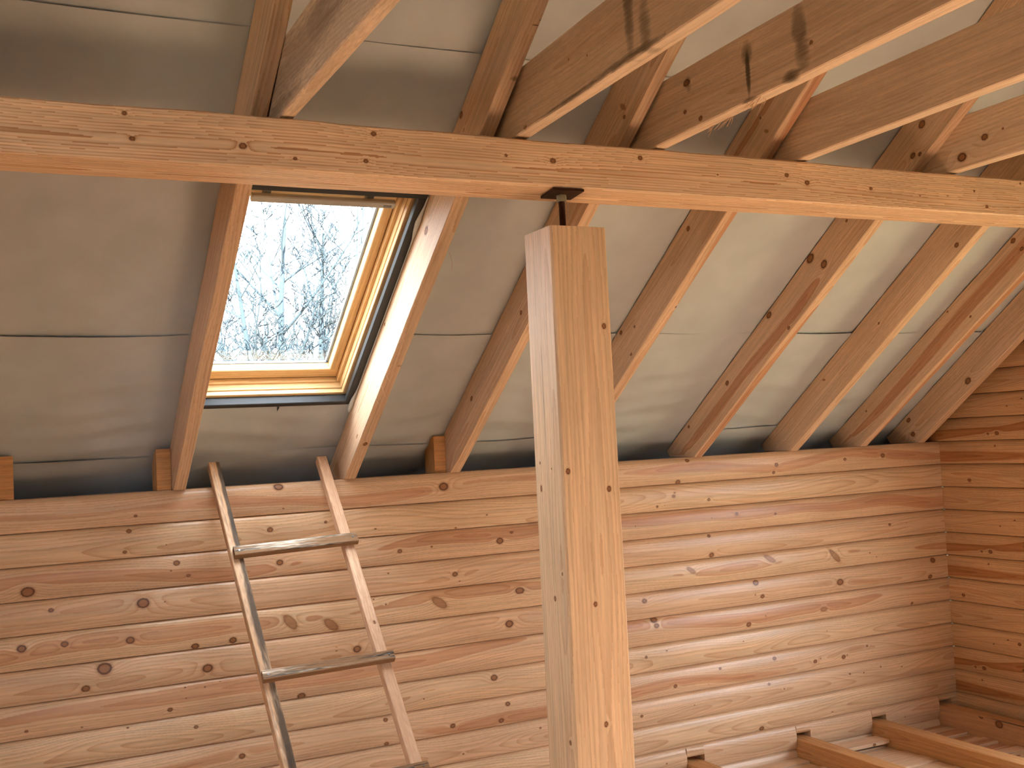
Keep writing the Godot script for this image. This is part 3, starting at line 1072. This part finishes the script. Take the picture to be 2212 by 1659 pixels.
func make_collar_joists() -> void:
	# x at the beam, thickness, drift in x per metre towards the viewer, label, texture seed, knots, stains
	var list := [
		[0.880, 0.050, -0.006, "mottled collar joist beside the rafter left of the roof window", 201, [], [[0.75, 0.1, 0.5, 0.1, 0.22], [1.3, 0.06, 0.4, 0.08, 0.22], [0.5, 0.19, 0.4, 0.03, 0.35]], 0.12],
		[1.698, 0.056, -0.038, "collar joist stained by water near the top edge of the picture, second from the left", 202, [[1.09, 0.118, 0.003], [0.97, 0.088, 0.003], [0.63, 0.205, 0.006, 2.0]], [[1.34, 0.1, 0.03, 0.14, 0.6], [1.42, 0.15, 0.035, 0.1, 0.5], [1.0, 0.212, 0.3, 0.012, 0.75], [1.3, 0.205, 0.22, 0.018, 0.75]], 0.03],
		[2.258, 0.056, -0.024, "collar joist with two dark vertical stains and a splintered edge", 203, [[0.79, 0.05, 0.012, 1.6], [0.77, 0.146, 0.007], [0.86, 0.194, 0.008], [1.43, 0.133, 0.006]], [[1.13, 0.13, 0.012, 0.09, 0.95], [1.13, 0.05, 0.03, 0.05, 0.5], [1.38, 0.06, 0.035, 0.08, 0.45], [1.39, 0.15, 0.04, 0.06, 0.55], [1.33, 0.205, 0.05, 0.03, 0.85], [1.13, 0.215, 0.05, 0.012, 0.8], [0.8, 0.06, 0.02, 0.03, 0.4]], 0.0],
		[2.929, 0.057, -0.017, "collar joist with oval flat-sawn grain beside the stained one", 204, [], [[1.75, 0.2, 0.1, 0.01, 0.7], [1.9, 0.19, 0.06, 0.008, 0.6]], 0.0],
		[3.749, 0.058, 0.0, "collar joist with a grey knot at the right edge of the picture", 205, [[0.75, 0.115, 0.012], [0.63, 0.168, 0.018], [0.84, 0.105, 0.004]], [], 0.0],
		[4.450, 0.057, 0.0, "collar joist outside the picture on the right", 206, [], [], 0.0],
	]
	for k in list.size():
		var d: Array = list[k]
		var t := thing("collar_joist", d[3], "joist", Vector3(d[0], 2.842, -3.4), "collar joists lying on the tie beam")
		var y0 := 2.843
		var y1 := 3.064
		var st := begin()
		var rings := []
		var us := []
		var zs := [-3.80, -3.55]
		for i in 16:
			zs.append(-3.42 + i * 0.3)
		for z in zs:
			var top := minf(y1, 1.654 + 0.19 / cos(PITCH) + (z - WALL_Z) * tan(PITCH))
			var j := 0.0015
			var x: float = d[0] + d[2] * (z + 3.312)
			var r := PackedVector3Array()
			for p in ring2(x + rng.randf_range(-j, j), x + d[1] + rng.randf_range(-j, j), y0 + rng.randf_range(0, j) * 2.0, top, 0.004):
				r.append(Vector3(p.x, p.y, z))
			rings.append(r)
			us.append(z + 3.88)
		loft(st, rings, us, 3.0, 0.55)
		var faces := girth(d[4], 0.22, 0.057, 0.011, 0.0)
		if k == 3:
			faces[0] = [0.0, 0.22, 0.13, 0.03, 0.0085, 0.0]
		var tex := wood(d[4], 3.0, 0.55, 1024, 192, faces, d[5], d[6], {"grey": d[7], "light": Color(0.875, 0.78, 0.67), "late": Color(0.77, 0.63, 0.50), "wander": 0.06})
		part("joist_timber", st, wood_mat(tex, 0.66), t)
		if k == 2:
			st = begin()
			for i in 26:
				var z := rng.randf_range(-3.05, -2.9) if i < 12 else rng.randf_range(-2.78, -2.70)
				var a := Vector3(d[0] + d[2] * (z + 3.312) + (0.05 if i < 12 else rng.randf_range(0.0, 0.05)), y0 + 0.001, z)
				var dir := Vector3(rng.randf_range(-0.4, 0.4), rng.randf_range(-0.5, -0.1), rng.randf_range(-1.0, -0.3)).normalized() * rng.randf_range(0.02, 0.06)
				var pts := PackedVector3Array([a, a + dir * 0.5 + Vector3(0, -0.002, 0), a + dir])
				tube(st, pts, PackedFloat32Array([0.0011, 0.0009, 0.0004]), 4)
			part("splinters", st, M.lumber, t).set_meta("kind", "stuff")


func make_tie_beam() -> void:
	var t := thing("tie_beam", "long squared timber beam across the whole picture, carrying the collar joists", "beam", Vector3(2.0, 2.673, -3.42))
	var st := begin()
	var rings := []
	var us := []
	var n := FastNoiseLite.new()
	n.seed = 8
	n.frequency = 1.0
	for i in 111:
		var x := lerpf(-2.55, 5.6, i / 110.0)
		var top := 2.8375 + n.get_noise_2d(x * 2.2, 0.0) * 0.006 - 0.002
		var r := PackedVector3Array()
		for p in ring2(0.0, 0.217, 2.673 + n.get_noise_2d(x * 1.4, 9.0) * 0.002, top, 0.006):
			r.append(Vector3(x, p.y, -3.312 - p.x))
		rings.append(r)
		us.append(x)
	loft(st, rings, us, 5.2, 0.762)
	var kn := [[0.42, 0.018, 0.006], [0.44, 0.092, 0.006], [0.76, 0.092, 0.0091], [0.92, 0.119, 0.0045], [1.18, 0.019, 0.0076], [1.15, 0.111, 0.006], [1.83, 0.064, 0.0091], [1.65, 0.057, 0.0045], [2.19, 0.031, 0.0076], [2.53, 0.072, 0.003], [2.86, 0.054, 0.0076], [2.96, 0.077, 0.0091], [3.29, 0.08, 0.006], [3.56, 0.097, 0.003], [3.72, 0.088, 0.003], [3.88, 0.059, 0.0045], [3.95, 0.124, 0.006], [4.17, 0.012, 0.0045]]
	var faces := [[0.0, 0.164, 0.10, 0.014, 0.0085, 0.0], [0.164, 0.381, 0.30, 0.03, 0.01, 0.0], [0.381, 0.545, 0.46, 0.05, 0.01, 0.0], [0.545, 0.762, 0.65, 0.05, 0.01, 0.0]]
	var tex := wood(700, 5.2, 0.762, 2048, 320, faces, kn, [[1.0, 0.23, 0.03, 0.004, 0.5], [1.3, 0.25, 0.03, 0.004, 0.5], [1.62, 0.24, 0.02, 0.004, 0.5], [1.72, 0.31, 0.06, 0.003, 0.5]], {"wander": 0.025, "contrast": 0.95, "light": Color(0.94, 0.83, 0.69), "late": Color(0.74, 0.53, 0.37)})
	part("beam_timber", st, wood_mat(tex, 0.55), t)


func make_post() -> void:
	var t := thing("timber_post", "free-standing square timber post in front of the log wall, under the tie beam", "post", Vector3(1.92, -0.03, -3.42))
	var st := begin()
	var rings := []
	var us := []
	for i in 15:
		var y := lerpf(-0.043, 2.541, i / 14.0)
		var f := (2.541 - y) / 2.584
		var w0 := 1.8105 - 0.012 * f
		var w1 := 2.0345 + 0.004 * f
		var r := PackedVector3Array()
		var lim := ring2(w0, w1, 0.0, 0.205, 0.008)
		for p in lim:
			r.append(Vector3(p.x, y, -3.32 - p.y))
		rings.append(r)
		us.append(y + 0.1)
	loft(st, rings, us, 2.7, 0.86)
	var kn := [[2.19, 0.393, 0.008], [1.69, 0.216, 0.008], [1.62, 0.377, 0.008], [1.23, 0.298, 0.007], [0.82, 0.315, 0.007], [1.71, 0.428, 0.004], [1.63, 0.037, 0.006, 1.8], [1.72, 0.036, 0.004], [1.7, 0.122, 0.003], [1.25, 0.102, 0.007], [1.34, 0.163, 0.004], [0.77, 0.163, 0.007]]
	for k in kn:
		k[0] += 0.1
	var faces := [[0.0, 0.205, 0.16, 0.06, 0.012, 0.0], [0.205, 0.43, 0.33, 0.05, 0.014, 0.0], [0.43, 0.64, 0.5, 0.04, 0.012, 0.0], [0.64, 0.86, 0.75, 0.04, 0.012, 0.0]]
	var tex := wood(720, 2.7, 0.86, 1536, 320, faces, kn, [[2.05, 0.085, 0.25, 0.003, 0.45], [2.3, 0.12, 0.15, 0.002, 0.3]], {"light": Color(0.885, 0.765, 0.61), "wander": 0.012, "contrast": 0.45})
	part("post_timber", st, wood_mat(tex, 0.58), t)
	# the screw jack between post and beam
	var j := thing("screw_jack", "rusty threaded rod with steel plate between post top and tie beam", "jack", Vector3(1.897, 2.541, -3.38))
	st = begin()
	var pr := []
	for y in [2.663, 2.671]:
		pr.append(PackedVector3Array([Vector3(1.847, y, -3.447), Vector3(1.967, y, -3.444), Vector3(1.947, y, -3.309), Vector3(1.827, y, -3.311)]))
	loft(st, pr, [0.0, 0.1], 1.0, 1.0)
	part("base_plate", st, M.rust, j)
	st = begin()
	var c := Vector3(1.897, 0, -3.385)
	var hx := []
	for y in [2.640, 2.6635]:
		var r := PackedVector3Array()
		for k in 6:
			r.append(Vector3(c.x + cos(k * PI / 3 + 0.2) * 0.019, y, c.z + sin(k * PI / 3 + 0.2) * 0.019))
		hx.append(r)
	loft(st, hx, [0.0, 0.1], 1.0, 1.0)
	part("nut", st, M.zinc, j, "pale zinc nut")
	st = begin()
	var rr := []
	var ru := []
	for i in 61:
		var r := PackedVector3Array()
		var rad := 0.0105 if i % 2 == 0 else 0.0118
		for k in 12:
			r.append(Vector3(c.x + cos(k * TAU / 12) * rad, 2.542 + i * 0.0018, c.z + sin(k * TAU / 12) * rad))
		rr.append(r)
		ru.append(i * 0.002)
	loft(st, rr, ru, 1.0, 1.0)
	part("threaded_rod", st, M.rust, j)


func make_ladder() -> void:
	var th := deg_to_rad(44.547)
	var e := Vector3(0, -cos(th), sin(th))
	var nl := Vector3(0, sin(th), cos(th))
	var a := Vector3(0, 1.773, -5.245)
	var foot := (1.773 + 0.128) / cos(th)
	var t := thing("ladder", "rough homemade ladder of nailed slats leaning on the log wall", "ladder", a + e * foot + Vector3(1.25, 0, 0))
	var s := 0
	for rl in [[0.986, 0.014, 0.050, "rail"], [1.5045, -0.010, 0.048, "rail"]]:
		var st := begin()
		var rings := []
		var us := []
		for i in 9:
			var l := lerpf(0.0, foot - 0.03, i / 8.0)
			var x: float = rl[0] + rl[1] * l
			var r := PackedVector3Array()
			for p in ring2(x, x + rl[2], -0.0, 0.045, 0.003):
				r.append(a + Vector3(p.x, 0, 0) + e * l - nl * p.y)
			# start at the left side so that the front follows it
			rings.append(PackedVector3Array([r[0], r[1], r[2], r[3], r[4], r[5], r[6], r[7]]))
			us.append(l)
		loft(st, rings, us, 3.0, 0.2)
		part("rail", st, M.rail if s == 0 else M.rail_clean, t, "rail smeared with grey cement" if s == 0 else "clean pinkish rail")
		s += 1
	for rg in [[0.540, 0.519, 1.003, 1.562, 0.052, 0.03], [1.180, 1.165, 1.003, 1.553, 0.045, 0.028], [1.700, 1.682, 1.0, 1.545, 0.045, 0.03], [2.25, 2.24, 1.0, 1.54, 0.045, 0.03]]:
		var st := begin()
		var rings := []
		for q in [[rg[2], rg[0]], [rg[3], rg[1]]]:
			var r := PackedVector3Array()
			for p in ring2(0.0, rg[4], 0.0, rg[5], 0.003):
				r.append(a + Vector3(q[0], 0, 0) + e * (q[1] + p.x) + nl * (0.0005 + p.y))
			rings.append(r)
		loft(st, rings, [rg[0] * 0.3, rg[0] * 0.3 + 0.55], 1.0, 0.16)
		var g := part("rung", st, M.weathered, t)
		for q in [[rg[2] + 0.022, rg[0]], [rg[3] - 0.022, rg[1]]]:
			var nst := begin()
			var c: Vector3 = a + Vector3(q[0], 0, 0) + e * (q[1] + rg[4] * 0.5) + nl * (rg[5] + 0.0005)
			var cr := []
			for h in [0.0, 0.002]:
				var r := PackedVector3Array()
				for k in 8:
					r.append(c + nl * h + (Vector3.RIGHT * cos(k * TAU / 8) + e * sin(k * TAU / 8)) * 0.0045)
				cr.append(r)
			loft(nst, cr, [0.0, 0.01], 1.0, 1.0)
			part("nail_head", nst, M.nail, g)


# ------------------------------------------------------------------ outdoors
func branch(st: SurfaceTool, r: RandomNumberGenerator, p: Vector3, dir: Vector3, len: float, rad: float, level: int) -> void:
	var pts := PackedVector3Array([p])
	var rd := PackedFloat32Array([rad])
	var d := dir
	var n := 5 if level < 2 else 3
	for i in n:
		var wob := 0.05 if level == 0 else 0.17
		d = (d + Vector3(r.randf_range(-wob, wob), r.randf_range(-0.06, 0.16), r.randf_range(-wob, wob))).normalized()
		p += d * len / n
		pts.append(p)
		rd.append(maxf(rad * (1.0 - 0.82 * (i + 1.0) / n), 0.006))
	tube(st, pts, rd, 6 if level == 0 else 4 if level == 1 else 3)
	if level >= 4:
		return
	var count: int = [11, 6, 4, 3][level]
	for i in count:
		var f := r.randf_range(0.28 if level == 0 else 0.15, 0.98)
		var k := int(f * n)
		var q := pts[k].lerp(pts[k + 1], f * n - k)
		var side := Vector3(r.randf_range(-1, 1), r.randf_range(-0.15, 0.5), r.randf_range(-1, 1)).normalized()
		var nd := (d * r.randf_range(0.5, 1.1) + side * 0.95).normalized()
		branch(st, r, q, nd, len * r.randf_range(0.28, 0.5) * (1.15 - f * 0.5), maxf(rd[k] * 0.45, 0.016), level + 1)


func bare_tree(label: String, base: Vector3, stems: Array, sd: int, group := "") -> void:
	var t := thing("bare_tree", label, "tree", base, group)
	var r := RandomNumberGenerator.new()
	r.seed = sd
	for s in stems:  # [direction, length, radius, start height]
		var st := begin()
		branch(st, r, base + Vector3(0, s[3], 0), s[0].normalized(), s[1], s[2], 0)
		part("stem", st, M.bark, t)


func make_outdoors() -> void:
	var g := structure("ground", "rough ground outside the house, out of view", "ground")
	var st := begin()
	box(st, Vector3(-60, -3.0, -110), Vector3(80, -2.7, 60), 0.0, 0)
	part("earth", st, M.grass, g)
	bare_tree("tall bare tree with several stems in the middle of the roof window", Vector3(7.35, -2.7, -28), [[Vector3(-0.03, 1, 0), 10.6, 0.21, 0.0], [Vector3(-0.17, 1, 0.05), 8.6, 0.16, 1.2], [Vector3(-0.5, 1, 0.1), 6.0, 0.08, 3.0]], 3)
	bare_tree("slim straight bare tree right of the many-stemmed one", Vector3(7.85, -2.7, -28.6), [[Vector3(0.045, 1, 0), 10.3, 0.19, 0.0], [Vector3(0.28, 1, 0), 5.5, 0.06, 4.0]], 9)
	bare_tree("low twiggy bare tree at the window's lower left corner", Vector3(5.9, -2.7, -27), [[Vector3(-0.05, 1, 0), 7.0, 0.1, 0.0], [Vector3(0.3, 1, 0.2), 6.2, 0.07, 0.4], [Vector3(-0.3, 1, -0.1), 6.0, 0.07, 0.3]], 17)
	bare_tree("pale distant bare tree at the window's right side", Vector3(12.6, -2.7, -40), [[Vector3(-0.03, 1, 0), 14.0, 0.12, 0.0]], 23)
	bare_tree("pale distant bare tree reaching the window's upper right corner", Vector3(13.6, -2.7, -41), [[Vector3(0.02, 1, 0), 15.5, 0.13, 0.0]], 29)
	for k in 7:
		bare_tree("thin bare tree of the far grove", Vector3(9.5 + k * 1.45, -2.7, -48 - (k * 5) % 9), [[Vector3(0.0, 1, 0), 10.5 + (k * 7) % 4, 0.1, 0.0]], 40 + k, "thin trees of the far grove")
